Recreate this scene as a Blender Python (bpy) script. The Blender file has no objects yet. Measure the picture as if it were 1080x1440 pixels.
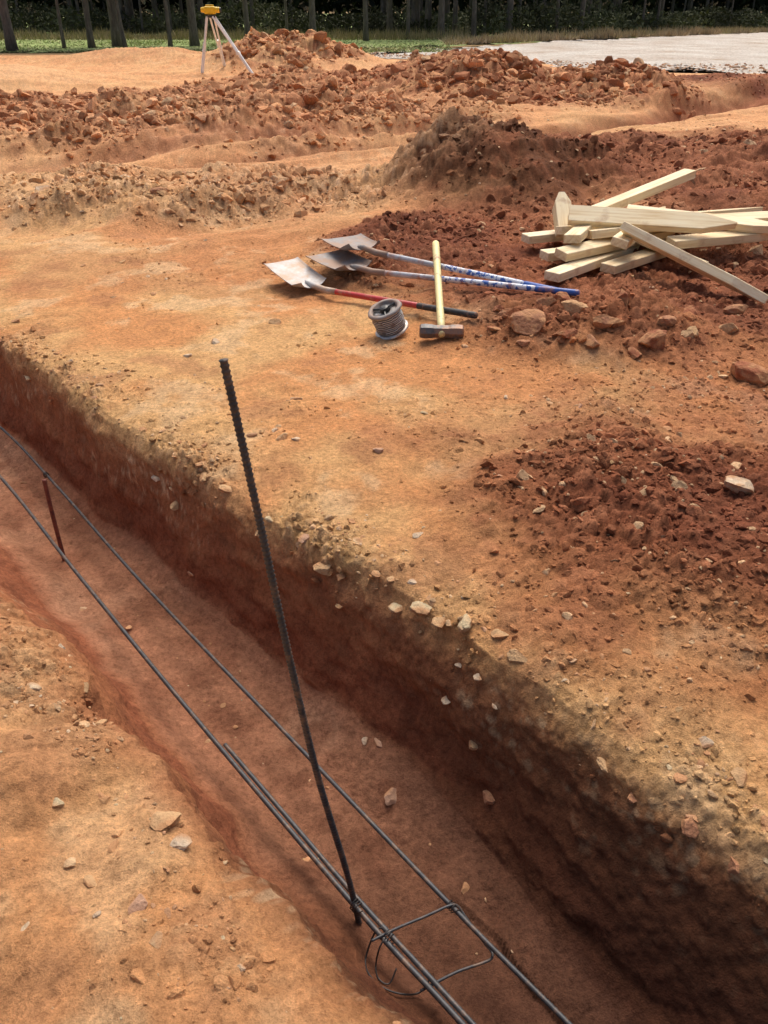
import bpy, bmesh, math, random
import numpy as np
from mathutils import Vector, Matrix, Euler
random.seed(7); rng=np.random.default_rng(11)
scene=bpy.context.scene
COL=scene.collection
# ------------------------------------------------------------------ noise
def _hash(ix,iy,seed):
    h=(ix.astype(np.int64)*374761393+iy.astype(np.int64)*668265263+seed*974634777)&0xFFFFFFFF
    h=h.astype(np.uint32)
    h=(h^(h>>np.uint32(13)))*np.uint32(1274126177)
    h=(h^(h>>np.uint32(15)))*np.uint32(2246822519)
    return h^(h>>np.uint32(16))
def _u(h,k):
    g=h*np.uint32(k)
    g=g^(g>>np.uint32(15))
    return (g>>np.uint32(8)).astype(np.float32)/np.float32(16777216)
def vn(x,y,seed=0):
    ix=np.floor(x); iy=np.floor(y); fx=(x-ix).astype(np.float32); fy=(y-iy).astype(np.float32)
    ix=ix.astype(np.int64); iy=iy.astype(np.int64)
    fx=fx*fx*fx*(fx*(fx*6-15)+10); fy=fy*fy*fy*(fy*(fy*6-15)+10)
    a=_u(_hash(ix,iy,seed),2654435761); b=_u(_hash(ix+1,iy,seed),2654435761)
    c=_u(_hash(ix,iy+1,seed),2654435761); d=_u(_hash(ix+1,iy+1,seed),2654435761)
    return ((a*(1-fx)+b*fx)*(1-fy)+(c*(1-fx)+d*fx)*fy)*2-1
def fbm(x,y,seed=0,o=4):
    r=0;a=1.0;t=0
    for i in range(o):
        ca,sa=math.cos(.6*i+.3),math.sin(.6*i+.3)
        r=r+a*vn(x*ca-y*sa+17.3*i,x*sa+y*ca-9.1*i,seed+i*13); t+=a; a*=.5; x=x*2.03; y=y*2.03
    return r/t
def clods(x,y,sc,seed):
    gx=x/sc; gy=y/sc
    ix=np.floor(gx).astype(np.int64); iy=np.floor(gy).astype(np.int64)
    best=np.zeros(x.shape,np.float32)
    for dx in(-1,0,1):
        for dy in(-1,0,1):
            h=_hash(ix+dx,iy+dy,seed)
            r1=_u(h,2654435761);r2=_u(h,2246822519);r3=_u(h,3266489917);r4=_u(h,668265263);r5=_u(h,374761393)
            ddx=(gx-(ix+dx+.5+.9*(r1-.5))).astype(np.float32); ddy=(gy-(iy+dy+.5+.9*(r2-.5))).astype(np.float32)
            c=np.cos(r3*6.28);s=np.sin(r3*6.28)
            rad=.22+.5*r4*r4
            a=(ddx*c+ddy*s)/rad; b=(-ddx*s+ddy*c)/(rad*(.55+.45*r5))
            a2=a*a;b2=b*b
            q=.45*(a2+b2)+.55*np.maximum(a2,b2)
            hh=np.where(q<1,rad*((.3+.5*r5)*np.sqrt(np.clip(1-q,0,1))+ (1-q)*.25*a),0)
            best=np.maximum(best,hh)
    return best*sc
def sm(x,a,b):
    t=np.clip((x-a)/(b-a),0,1); return t*t*(3-2*t)
def ell(x,y,cx,cy,rx,ry,ang,soft,w=0):
    c,s=math.cos(math.radians(ang)),math.sin(math.radians(ang))
    dx=x-cx;dy=y-cy
    d=np.sqrt(((dx*c+dy*s)/rx)**2+((-dx*s+dy*c)/ry)**2)+w
    return 1-sm(d,1-soft,1+soft*.6)
def seg(x,y,ax,ay,bx,by):
    vx,vy=bx-ax,by-ay; L=math.hypot(vx,vy); vx/=L;vy/=L
    t=np.clip((x-ax)*vx+(y-ay)*vy,0,L)
    return np.hypot(x-ax-t*vx,y-ay-t*vy)
def lerp3(c,d,m): return c*(1-m[...,None])+np.array(d)*m[...,None]
NX,NY=.730,.683; DX,DY=.683,-.730
def cut(sn,a,soft_l):
    foot=np.interp(a,[-3,-.9,-.4,.5],[1.225,1.165,1.09,1.03]); q=(sn-foot)/(1.33-foot)
    pf=np.interp(q,[-1.3,-.55,-.15,.06,.35,.66,.92,1.04,1.22,1.9,3.6],[-.54,-.515,-.48,-.43,-.30,-.160,-.072,-.038,-.022,-.010,0])
    sh=np.interp(a,[-2.2,-1.4,-.6],[0,.035,.045]); sp=sn-sh
    pn=np.interp(sp,[.02,.26,.40,.49,.56,.63,.76],[0,-.022,-.06,-.12,-.29,-.45,-.54])
    pn2=np.interp(sp,[.10,.32,.45,.55,.64,.74,.88],[0,-.03,-.09,-.20,-.34,-.46,-.54])
    pn=pn*(1-soft_l)+pn2*soft_l
    return np.where(sn>.96,pf,pn)
def terrain(x,y,want_col=False):
    x=np.asarray(x,float);y=np.asarray(y,float)
    far=sm(y,33,36); gflat=np.maximum(far,sm(y,23,25.5)*sm(x,4.2,6.0)); gflat=np.maximum(gflat,sm(y,27.5,30)*sm(x,-1.4,.2))
    w1=.30*fbm(x*1.1,y*1.1,3,4); w2=.30*fbm(x*.35,y*.35,5,4); w3=.30*fbm(x*3.1,y*3.1,6,4)
    n_big=fbm(x*.5,y*.5,21,4); n_mid=fbm(x*2.2,y*2.2,22,4); n_f=fbm(x*9,y*9,23,3)
    near=ell(x,y,1.28,2.34,1.06,.74,-10,.70,w1+w3)
    redlow=ell(x,y,1.9,3.3,1.5,.95,-8,.8,w1+.6*w3)
    tool=ell(x,y,1.85,5.35,2.1,1.36,-4,.35,w1+.5*w3)
    tool2=ell(x,y,.55,6.3,1.1,.8,20,.4,w1)
    tool=np.maximum(tool,tool2)
    heap=ell(x,y,1.08,4.05,.75,.38,-10,.8,w1+.4*w3)
    mound=ell(x,y,1.06,8.05,1.0,1.0,0,.9,w1*.8+.4*w3)
    moundm=ell(x,y,1.1,7.9,1.05,1.15,0,.40,w1*.8+.3*w3)
    right=ell(x,y,4.2,8.2,3.5,3.3,10,.45,w1)
    right2=ell(x,y,8,19.0,4.2,1.5,15,.5,w2)
    band2=ell(x,y,-2.0,7.75,2.7,1.05,8,.5,w1+.5*w3)
    band1=ell(x,y,-2.9,12.6,4.6,2.6,17,.40,w2+.5*w1)
    b1h=ell(x,y,-2.2,14.0,2.8,1.7,12,.8,w2)
    b1l=ell(x,y,-5.0,12.0,2.2,1.3,15,.8,w2)
    b1f=ell(x,y,-2.4,11.0,2.2,.9,15,.8,w2)
    pa=ell(x,y,1.2,17.2,1.7,1.6,0,.85,w2*.6); pb=ell(x,y,3.3,17.4,2.4,1.4,-6,.8,w2*.6)
    pm=ell(x,y,2.4,17.2,3.6,2.3,0,.3,w2)
    fm=ell(x,y,-2.9,26.6,2.4,2.2,0,.9,w2*.5+.3*w1)
    fmm=ell(x,y,-2.8,26.4,2.3,2.6,0,.3,w1)
    fl=ell(x,y,-7.6,29,2.8,1.6,0,.8,w2)
    ll=ell(x,y,-9.6,20.5,3.0,2.2,0,.8,w2)
    mid=ell(x,y,-1.0,19.4,2.9,2.0,0,.6,w2+.5*w1)
    s=x*NX+y*NY; a=x*DX+y*DY
    brk=np.exp(-((a+1.25)/.60)**2)
    sn=s+.034*fbm(a*1.3,s*.6,31,3)+.016*fbm(a*4.5,s*3,33,3)
    sn=np.where(s<.93,sn-.055*fbm(a*1.9+3,s*.8,47,3)-.022*fbm(a*7,s*4,48,2),sn)
    soft_l=sm(-a,1.9,2.6)
    sn=sn-.06*brk*(s>.96)
    t0=cut(sn,a,soft_l); tr=t0
    endm=sm(a,-11,-10.4)*(1-sm(a,4,4.5)); tr=tr*endm
    inT=sm(-tr,.035,.13)
    floor=sm(-tr,.44,.51)
    dB=seg(x+.25*w2,y+.3*w2,-9,4.9,.9,11.7); dB2=seg(x,y+.3*w2,-9,6.2,1.4,12.9); dC=seg(x,y+.3*w2,2.3,12.2,10.5,20.5)
    gB=1-sm(dB,.08,.34); gB2=1-sm(dB2,.1,.4); gC=1-sm(dC,.2,.6)
    loose=np.clip(np.maximum.reduce([near,tool,heap,moundm*.95,right*.85,redlow*.6,band2*.95,band1,pm,fmm,fl*.6,right2,mid]),0,1)
    loose=loose*(1-inT)*(1-gflat)*(1-gC*.6)*(1-gB*.8)*(1-gB2*.7)
    patchy=np.clip(.85+.8*fbm(x*1.7,y*1.7,41,3),.2,1.3)
    al=x*.82+y*.57; ac=-x*.57+y*.82
    rut=(1-np.abs(fbm(al*.22,ac*1.5,43,3))*2.2)*sm(y,4.8,7)*(1-gflat)
    rut2=(1-np.abs(fbm(al*.35,ac*3.4,44,3))*2.2)*sm(y,6,9)*(1-gflat)
    nb=(1-sm(s,.35,.62))*(y<3.2)
    h=.035*n_big*(1-floor*.8)+.014*n_mid+.005*n_f+(.075*rut+.030*rut2)*(1-tool)
    h=h+nb*(.040*fbm(x*4,y*4,24,4)+.02*n_mid)
    h=h+tr-.13*gB-.10*gB2-.28*gC
    h=h+near*.065*(1+.8*n_mid)+tool*.08+heap*.11+.43*mound*(1+.25*n_mid)+.12*right*(1+.7*n_mid)+.09*band2*(1+1.2*n_mid)+.12*band1*(1+1.1*n_mid)+.20*b1h+.13*b1l+.10*b1f+.48*pa*(1+.35*n_mid)+.36*pb*(1+.35*n_mid)+.72*fm*(1+.25*n_mid)+.4*fl+.32*ll+.18*mid*(1+.8*n_mid)+.24*right2
    lip=np.exp(-((s-1.38)/.13)**2)*endm*sm(y,.2,.5)
    lipn=np.exp(-((s-.42)/.17)**2)*endm
    crumb=np.clip(lip*1.0+lipn*.9+brk*np.exp(-((s-1.30)/.16)**2)*1.2,0,1.2)*np.clip(.5+1.2*fbm(x*3.3,y*3.3,51,3),0,1)
    c0=clods(x+.1,y,.014,60)*(y<4); c1=clods(x,y,.028,61)*(y<9); c2=clods(x+.3,y,.062,62); c3=clods(x,y+.7,.14,63); c4=clods(x,y,.34,64); c5=clods(x,y,.8,65)
    rowf=loose*patchy
    farb=sm(y,6.5,10)
    big=np.clip(np.maximum.reduce([near*.4,tool*.5,heap,right*.6,band1,pm,moundm*.45,band2*.6,fmm,mid*.9]),0,1)*(1-gflat)*(1-inT)
    h=h+rowf*(1.0*c0+1.2*c1+1.15*c2+.6*c3*np.maximum(big,.2))+big*patchy*(.36+.18*farb)*c4*(1-near)*(1-.6*moundm)+(.16+.20*farb)*c3*big+farb*big*c5*.26*(1-moundm)
    h=h+rowf*.5*np.clip(fbm(x*22,y*22,66,3),0,1)*.026
    spars=np.clip(fbm(x*2.6,y*2.6,71,4)*1.9-.10,0,1)*(1-loose)*(1-inT)*(1-gflat)
    cw=crumb*(1-sm(-tr,.12,.24))
    h=h+(spars*.65+cw*.9)*c1+(spars*.30+cw*.6)*c2+cw*.25*c3+(spars+cw)*.5*c0
    # scuffs on the packed clay
    h=h-.010*sm(np.abs(fbm(al*1.6,ac*7,72,3)),.28,.05)*np.clip(fbm(x*1.2,y*1.2,73,2)*2,0,1)*(1-loose)*(1-inT)*(1-gflat)
    fpat=np.clip(fbm(x*3,y*3,77,3)*1.2+.35,0,1)
    h=h+floor*(.028*fbm(x*3.5,y*3.5,78,3)+.45*fpat*c0+.42*c1*fpat+.28*c2)
    h=h*(1-gflat)-.004*gflat
    if not want_col: return h
    n1=fbm(x*1.6,y*1.6,81,5)*.5+.5; n2=fbm(x*6.5,y*6.5,82,5)*.5+.5; n3=fbm(x*.6,y*.6,83,4)*.5+.5
    n4=fbm(x*28,y*28,84,3)*.5+.5; n5=fbm(x*3.2+5,y*3.2,89,6)*.5+.5
    c=np.ones(x.shape+(3,))*np.array([.655,.385,.170])
    c=lerp3(c,[.62,.275,.108],sm(n1,.38,.62)*.8)
    c=lerp3(c,[.47,.200,.09],sm(n3,.48,.70)*.45)
    c=lerp3(c,[.74,.52,.30],sm(n5,.54,.66)*sm(n2,.40,.60)*.5)
    c=lerp3(c,[.42,.19,.09],sm(1-n5,.53,.70)*sm(n2,.35,.6)*.55)
    farp=sm(y,5,9); c=lerp3(c,[.76,.425,.22],farp*.5)
    c=lerp3(c,[.70,.46,.25],nb*(.15+.4*sm(n5,.45,.6)))
    c=lerp3(c,[.42,.160,.080],redlow*.7*(.4+n2))
    red=np.clip(np.maximum.reduce([near*.97,tool,heap*.85,right,right2,gC]),0,1)
    c=lerp3(c,[.28,.088,.043],red*(.78+.22*n1))
    c=lerp3(c,[.46,.185,.09],red*sm(n2,.50,.70)*.42)
    c=lerp3(c,[.165,.053,.030],red*sm(n1,.52,.70)*.5)
    c=lerp3(c,[.155,.060,.027],moundm*(.74+.26*sm(n1,.3,.6)))
    c=lerp3(c,[.30,.105,.048],moundm*sm(n2,.48,.62)*.55)
    c=lerp3(c,[.55,.255,.125],np.maximum.reduce([band1,pm,mid])*.75*(.4+.6*n1))
    c=lerp3(c,[.35,.130,.062],np.maximum.reduce([pm*.8,fmm*.7,band1*.45,mid*.4])*sm(n2,.42,.6))
    c=lerp3(c,[.68,.43,.23],band2*.5*sm(n2,.35,.6))
    c=lerp3(c,[.72,.45,.24],np.clip(ll*1.2,0,1)*.6)
    c=lerp3(c,[.34,.135,.07],(1-sm(np.minimum(dB,dB2),.05,.3))*.5)
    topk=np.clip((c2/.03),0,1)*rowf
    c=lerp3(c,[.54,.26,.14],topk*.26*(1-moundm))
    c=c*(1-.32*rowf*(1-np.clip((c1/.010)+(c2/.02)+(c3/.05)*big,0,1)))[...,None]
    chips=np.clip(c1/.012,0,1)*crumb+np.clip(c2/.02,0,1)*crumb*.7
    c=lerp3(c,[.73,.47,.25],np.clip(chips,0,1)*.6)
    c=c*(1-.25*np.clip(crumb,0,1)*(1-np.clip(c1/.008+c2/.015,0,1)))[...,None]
    c=lerp3(c,[.73,.51,.32],np.clip(np.clip(c2/.02,0,1)*np.maximum(band2,band1*.5)*.5,0,1)*sm(n4,.45,.6))
    wn=fbm(a*3.0,t0*9,85,5)*.5+.5; wn2=fbm(a*13,t0*30,86,4)*.5+.5; wn3=fbm(a*1.2,t0*14,88,4)*.5+.5
    wc3=clods(a,t0*1.1+s*.5,.030,38)
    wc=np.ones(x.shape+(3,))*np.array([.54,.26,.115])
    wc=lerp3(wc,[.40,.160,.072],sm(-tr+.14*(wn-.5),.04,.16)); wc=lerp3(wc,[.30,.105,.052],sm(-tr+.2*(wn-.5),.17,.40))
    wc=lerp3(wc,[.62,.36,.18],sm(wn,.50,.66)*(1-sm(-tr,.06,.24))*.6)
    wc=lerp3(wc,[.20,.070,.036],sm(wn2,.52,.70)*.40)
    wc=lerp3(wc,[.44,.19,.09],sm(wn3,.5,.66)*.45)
    wchip=np.clip(wc3/.010,0,1)*sm(wn2,.40,.56)*(1-sm(-tr,.18,.38))*sm(fbm(a*2,t0*3,87,3),-.2,.2)
    wc=lerp3(wc,[.72,.50,.30],wchip*.8)
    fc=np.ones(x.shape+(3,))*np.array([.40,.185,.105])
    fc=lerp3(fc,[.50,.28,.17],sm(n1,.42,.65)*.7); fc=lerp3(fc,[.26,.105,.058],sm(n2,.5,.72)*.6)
    corner_shade=sm(a,-1.8,-.3)  # painted shade: floor and wall colours darken toward the trench's near right end
    fc=lerp3(fc,[.095,.042,.026],corner_shade*.85); wc=lerp3(wc,[.060,.023,.013],corner_shade*.86*sm(-tr,.03,.18))
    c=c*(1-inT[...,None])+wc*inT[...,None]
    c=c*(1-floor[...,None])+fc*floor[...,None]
    c=lerp3(c,[.18,.15,.07],far*.8)
    v=(.82+.36*n4)
    c=c*v[...,None]
    return h,c,loose,crumb,spars,red,big,t0*endm
def H(x,y): return float(terrain(np.array([x]),np.array([y]))[0])
# ------------------------------------------------------------------ helpers
def np_mesh(name,V,F,k=None,smooth=False):
    me=bpy.data.meshes.new(name); n,k=F.shape
    me.vertices.add(len(V)); me.vertices.foreach_set('co',np.ascontiguousarray(V,dtype=np.float32).ravel())
    me.loops.add(n*k); me.loops.foreach_set('vertex_index',F.astype(np.int32).ravel())
    me.polygons.add(n); me.polygons.foreach_set('loop_start',np.arange(0,n*k,k,dtype=np.int32))
    try: me.polygons.foreach_set('loop_total',np.full(n,k,np.int32))
    except Exception: pass
    me.polygons.foreach_set('use_smooth',np.full(n,smooth,bool))
    me.update(calc_edges=True)
    return me
def add_col(me,C):
    at=me.color_attributes.new('tone','FLOAT_COLOR','POINT')
    A=np.ones((len(C),4),np.float32); A[:,:3]=C; at.data.foreach_set('color',A.ravel())
def obj(name,me,parent=None,mat=None,loc=(0,0,0),label=None,category=None,kind=None,group=None):
    o=bpy.data.objects.new(name,me); COL.objects.link(o); o.location=loc
    if mat is not None and me is not None and len(me.materials)==0: me.materials.append(mat)
    if parent: o.parent=parent
    if label:o['label']=label
    if category:o['category']=category
    if kind:o['kind']=kind
    if group:o['group']=group
    return o
def pymesh(name,V,F,smooth=False):
    me=bpy.data.meshes.new(name); me.from_pydata([tuple(v) for v in V],[],F); me.update()
    if smooth:
        me.polygons.foreach_set('use_smooth',[True]*len(me.polygons))
    return me
def tube_data(pts,rad,n=10,cap=True):
    pts=[Vector(p) for p in pts]; V=[];F=[]
    if not hasattr(rad,'__len__'): rad=[rad]*len(pts)
    up=None
    for i,p in enumerate(pts):
        t=(pts[min(i+1,len(pts)-1)]-pts[max(i-1,0)]).normalized()
        if up is None:
            up=t.orthogonal().normalized()
        up=(up-t*up.dot(t)).normalized(); b=t.cross(up)
        for k in range(n):
            th=2*math.pi*k/n; V.append(p+(up*math.cos(th)+b*math.sin(th))*rad[i])
    for i in range(len(pts)-1):
        for k in range(n):
            k2=(k+1)%n; F.append((i*n+k,i*n+k2,(i+1)*n+k2,(i+1)*n+k))
    if cap:
        F.append(tuple(range(n-1,-1,-1))); m=(len(pts)-1)*n; F.append(tuple(m+k for k in range(n)))
    return V,F
def merge(parts):
    V=[];F=[]
    for v,f in parts:
        o=len(V); V+=[Vector(q) for q in v]; F+=[tuple(i+o for i in q) for q in f]
    return V,F
def box_data(c,s,rot=None,bev=.0):
    bm=bmesh.new(); bmesh.ops.create_cube(bm,size=1)
    for v in bm.verts: v.co=Vector((v.co.x*s[0],v.co.y*s[1],v.co.z*s[2]))
    if bev: bmesh.ops.bevel(bm,geom=bm.edges[:],offset=bev,segments=2,affect='EDGES',profile=.5)
    M=Matrix.Translation(c)@(rot.to_4x4() if rot else Matrix.Identity(4))
    bm.verts.index_update()
    V=[M@v.co for v in bm.verts]; F=[tuple(v.index for v in f.verts) for f in bm.faces]; bm.free(); return V,F
def off(V,o): o=Vector(o); return [Vector(v)-o for v in V]
# ------------------------------------------------------------------ materials
def newmat(name):
    m=bpy.data.materials.new(name); m.use_nodes=True; nt=m.node_tree; b=nt.nodes['Principled BSDF']; return m,nt,b
def N(nt,t,**k):
    n=nt.nodes.new(t)
    for a,v in k.items(): setattr(n,a,v)
    return n
def coords(nt,sc=(1,1,1),obj=True):
    tc=N(nt,'ShaderNodeTexCoord'); mp=N(nt,'ShaderNodeMapping'); mp.inputs['Scale'].default_value=sc
    nt.links.new(tc.outputs['Object'],mp.inputs['Vector']); return mp.outputs['Vector']
def noise(nt,vec,scale,detail=6,rough=.6):
    n=N(nt,'ShaderNodeTexNoise'); n.inputs['Scale'].default_value=scale; n.inputs['Detail'].default_value=detail; n.inputs['Roughness'].default_value=rough
    nt.links.new(vec,n.inputs['Vector']); return n.outputs['Fac']
def ramp(nt,fac,stops):
    r=N(nt,'ShaderNodeValToRGB'); e=r.color_ramp.elements
    while len(e)<len(stops): e.new(.5)
    for q,(p,c) in zip(e,stops): q.position=p; q.color=(c[0],c[1],c[2],1)
    nt.links.new(fac,r.inputs['Fac']); return r.outputs['Color']
def mix(nt,a,b,f,mode='MIX'):
    m=N(nt,'ShaderNodeMix',data_type='RGBA',blend_type=mode)
    for s,v in ((m.inputs[0],f),(m.inputs[6],a),(m.inputs[7],b)):
        if isinstance(v,(int,float)): s.default_value=v
        elif isinstance(v,tuple): s.default_value=(*v,1)
        else: nt.links.new(v,s)
    return m.outputs[2]
def bump(nt,b,fac,dist,strength=1,prev=None):
    n=N(nt,'ShaderNodeBump'); n.inputs['Distance'].default_value=dist; n.inputs['Strength'].default_value=strength
    nt.links.new(fac,n.inputs['Height'])
    if prev is not None: nt.links.new(prev,n.inputs['Normal'])
    nt.links.new(n.outputs['Normal'],b.inputs['Normal']); return n.outputs['Normal']
def soilmat(name,fine=1.0):
    m,nt,b=newmat(name)
    at=N(nt,'ShaderNodeAttribute',attribute_name='tone'); v=coords(nt)
    f1=noise(nt,v,55,8,.7); f2=noise(nt,v,210,5,.7); f3=noise(nt,v,7,8,.65)
    c=mix(nt,at.outputs['Color'],ramp(nt,f1,[(.30,(.50,.45,.42)),(.5,(.97,.97,.97)),(.72,(1.38,1.36,1.33))]),.8,'MULTIPLY')
    c=mix(nt,c,ramp(nt,f2,[(.3,(.6,.58,.55)),(.5,(1,1,1)),(.7,(1.3,1.3,1.3))]),.65,'MULTIPLY')
    c=mix(nt,c,ramp(nt,f3,[(.3,(.80,.76,.72)),(.7,(1.18,1.18,1.18))]),.6,'MULTIPLY')
    nt.links.new(c,b.inputs['Base Color']); b.inputs['Roughness'].default_value=.95; b.inputs['Specular IOR Level'].default_value=.15
    p=bump(nt,b,f1,.014*fine,.95); bump(nt,b,f2,.005*fine,.9,p)
    return m
def simplemat(name,col,rough=.6,metal=0,var=.25,scale=30,bmp=0,rust=None,rustamt=.5,sc=(1,1,1)):
    m,nt,b=newmat(name); v=coords(nt,sc); f=noise(nt,v,scale,6,.65)
    lo=tuple(c*(1-var) for c in col); hi=tuple(min(1,c*(1+var)) for c in col)
    c=ramp(nt,f,[(.3,lo),(.7,hi)])
    if rust:
        f2=noise(nt,v,scale*.37,8,.7)
        k=ramp(nt,f2,[(max(0,.62-rustamt*.4),(0,0,0)),(.72-rustamt*.3,(1,1,1))])
        c=mix(nt,c,rust,k)
    nt.links.new(c,b.inputs['Base Color']); b.inputs['Roughness'].default_value=rough; b.inputs['Metallic'].default_value=metal
    if bmp: bump(nt,b,f,bmp)
    return m
M_soil=soilmat('soil'); M_clod=soilmat('clod_soil',.8)
DIRT=(.42,.20,.11)
M_rebar=simplemat('rebar_steel',(.045,.047,.052),.5,.15,.4,70,.0004,(.15,.095,.065),.3)
M_rusty=simplemat('rusty_steel',(.12,.035,.028),.7,.3,.4,60,.0005,(.24,.07,.04),.6)
M_wire=simplemat('tie_wire',(.05,.045,.045),.5,.6)
M_alu=simplemat('worn_aluminium',(.46,.45,.44),.6,.2,.25,12,.0008,(.44,.31,.22),.4)
M_greyb=simplemat('dull_steel',(.25,.24,.235),.65,.1,.3,16,.0008,(.32,.21,.15),.5)
M_silver=simplemat('silver_tin',(.52,.52,.52),.45,.4,.25,20,.0006,(.40,.26,.18),.3)
M_red=simplemat('red_fibreglass',(.50,.035,.035),.4,0,.2,18,0,DIRT,.2)
M_blk=simplemat('black_grip',(.03,.03,.032),.6,0,.4,25,.0005,DIRT,.2)
M_blue=simplemat('blue_fibreglass',(.03,.10,.38),.42,0,.25,20,0,DIRT,.25)
M_grey=simplemat('grey_fibreglass',(.46,.48,.52),.45,0,.2,20,0,DIRT,.25)
M_yel=simplemat('yellow_handle',(.78,.68,.32),.45,0,.12,20,0,DIRT,.14)
M_iron=simplemat('hammer_iron',(.12,.12,.12),.5,.4,.4,30,.001,(.30,.17,.11),.45)
M_inst=simplemat('yellow_instrument',(.85,.55,.02),.4,0,.08,10)
M_leg=simplemat('tripod_leg',(.82,.82,.80),.5,0,.05,10)
M_dark=simplemat('dark_plastic',(.03,.03,.03),.4)
def labelmat():
    m,nt,b=newmat('handle_label'); v=coords(nt); f=noise(nt,v,34,4,.6)
    c=ramp(nt,f,[(.45,(.04,.12,.42)),(.50,(.72,.75,.80))]); f2=noise(nt,v,9,6,.6); c=mix(nt,c,DIRT,ramp(nt,f2,[(.55,(0,0,0)),(.66,(1,1,1))]))
    nt.links.new(c,b.inputs['Base Color']); b.inputs['Roughness'].default_value=.45; return m
M_label=labelmat()
def reelmat():
    m,nt,b=newmat('coiled_wire'); v=coords(nt)
    w=N(nt,'ShaderNodeTexWave',wave_type='BANDS',bands_direction='Z'); w.inputs['Scale'].default_value=30; w.inputs['Distortion'].default_value=3; nt.links.new(v,w.inputs['Vector'])
    c=ramp(nt,w.outputs['Fac'],[(.2,(.12,.12,.12)),(.6,(.44,.43,.42)),(.9,(.64,.63,.62))]); f2=noise(nt,v,22,6,.6); c=mix(nt,c,(.20,.14,.11),ramp(nt,f2,[(.52,(0,0,0)),(.62,(.8,.8,.8))]))
    nt.links.new(c,b.inputs['Base Color']); b.inputs['Metallic'].default_value=.3; b.inputs['Roughness'].default_value=.5; bump(nt,b,w.outputs['Fac'],.005); return m
M_coil=reelmat()
def woodmat():
    m,nt,b=newmat('raw_pine'); v=coords(nt,(1.2,22,22)); f=noise(nt,v,2.2,5,.6); oi=N(nt,'ShaderNodeObjectInfo')
    c=ramp(nt,f,[(.3,(.68,.49,.26)),(.5,(.86,.73,.48)),(.7,(.92,.83,.60))])
    r=ramp(nt,oi.outputs['Random'],[(0,(.82,.75,.66)),(.5,(1,.97,.93)),(1,(1.0,1.0,1.0))])
    c=mix(nt,c,r,1.0,'MULTIPLY')
    v2=coords(nt); kn=noise(nt,v2,7,5,.6); c=mix(nt,c,(.50,.31,.17),ramp(nt,kn,[(.60,(0,0,0)),(.74,(.7,.7,.7))]))
    nt.links.new(c,b.inputs['Base Color']); b.inputs['Roughness'].default_value=.65; bump(nt,b,f,.0012); return m
M_wood=woodmat()
def rockmat():
    m,nt,b=newmat('field_stone'); v=coords(nt)
    at=N(nt,'ShaderNodeAttribute',attribute_name='tone')
    f=noise(nt,v,45,8,.7); f2=noise(nt,v,14,4,.5)
    c=mix(nt,at.outputs['Color'],ramp(nt,f,[(.3,(.55,.5,.46)),(.5,(1,1,1)),(.7,(1.25,1.25,1.22))]),.8,'MULTIPLY')
    c=mix(nt,c,(.52,.27,.13),ramp(nt,f2,[(.42,(0,0,0)),(.57,(.88,.88,.88))]))
    nt.links.new(c,b.inputs['Base Color']); b.inputs['Roughness'].default_value=.9; b.inputs['Specular IOR Level'].default_value=.2
    bump(nt,b,f,.012); return m
M_rock=rockmat()
# ------------------------------------------------------------------ ground sheet
ys=[-6,-4,-2.5,-1.5,-1,-.7,-.4,-.2]+list(np.arange(-.05,.4,.03)); y=.4
while y<60: ys.append(y); y+=max(.0048,.0036*y)
while y<500: ys.append(y); y*=1.12
ys=np.array(ys)
us=np.linspace(-1,1,1101); ex=1+np.cumsum(.004*1.16**np.arange(1,40)); us=np.concatenate([-ex[::-1],us,ex])
U,Y=np.meshgrid(us,ys); Wd=1.0+.45*np.maximum(Y,0); X=U*Wd
nr,nc=X.shape
X=X.ravel();Y=Y.ravel()
# concentrate the sheet's rows on the two cut faces, then push the faces sideways (true 3D relief, not a height map)
S0=X*NX+Y*NY; A0=X*DX+Y*DY
S1=np.interp(S0,[-9,.05,.34,.82,.90,1.75,2.2,900],[-9,.05,.44,.76,1.02,1.42,2.2,900])
kk=(1-sm(np.abs(A0+2),7.5,8.5)); dS=(S1-S0)*kk
X=X+dS*NX; Y=Y+dS*NY
hh,cc,loose,crumb,spars,red,big,t0=terrain(X,Y,True)
s=X*NX+Y*NY; a=X*DX+Y*DY
wm=sm(-t0,.02,.09)*(1-sm(-t0,.45,.51)); z=hh*1.0
up_=1-sm(-t0,.08,.20)
d=wm*(.026*fbm(a*2.6,z*6,39,3)+.014*fbm(a*9,z*16,46,3)+(.08+.06*up_)*clods(a,z*1.1,.15,36)+(.12+.18*up_)*clods(a+.4,z,.062,37)+(.28+.30*up_)*clods(a,z,.028,38)-.002)
sg=np.where(s>.96,-1.,1.)
X=X+sg*d*NX; Y=Y+sg*d*NY
V=np.stack([X,Y,hh],1)
idx=np.arange(nr*nc).reshape(nr,nc)
F=np.stack([idx[:-1,:-1].ravel(),idx[:-1,1:].ravel(),idx[1:,1:].ravel(),idx[1:,:-1].ravel()],1)
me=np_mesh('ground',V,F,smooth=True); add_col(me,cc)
obj('ground',me,mat=M_soil,kind='structure')
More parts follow.
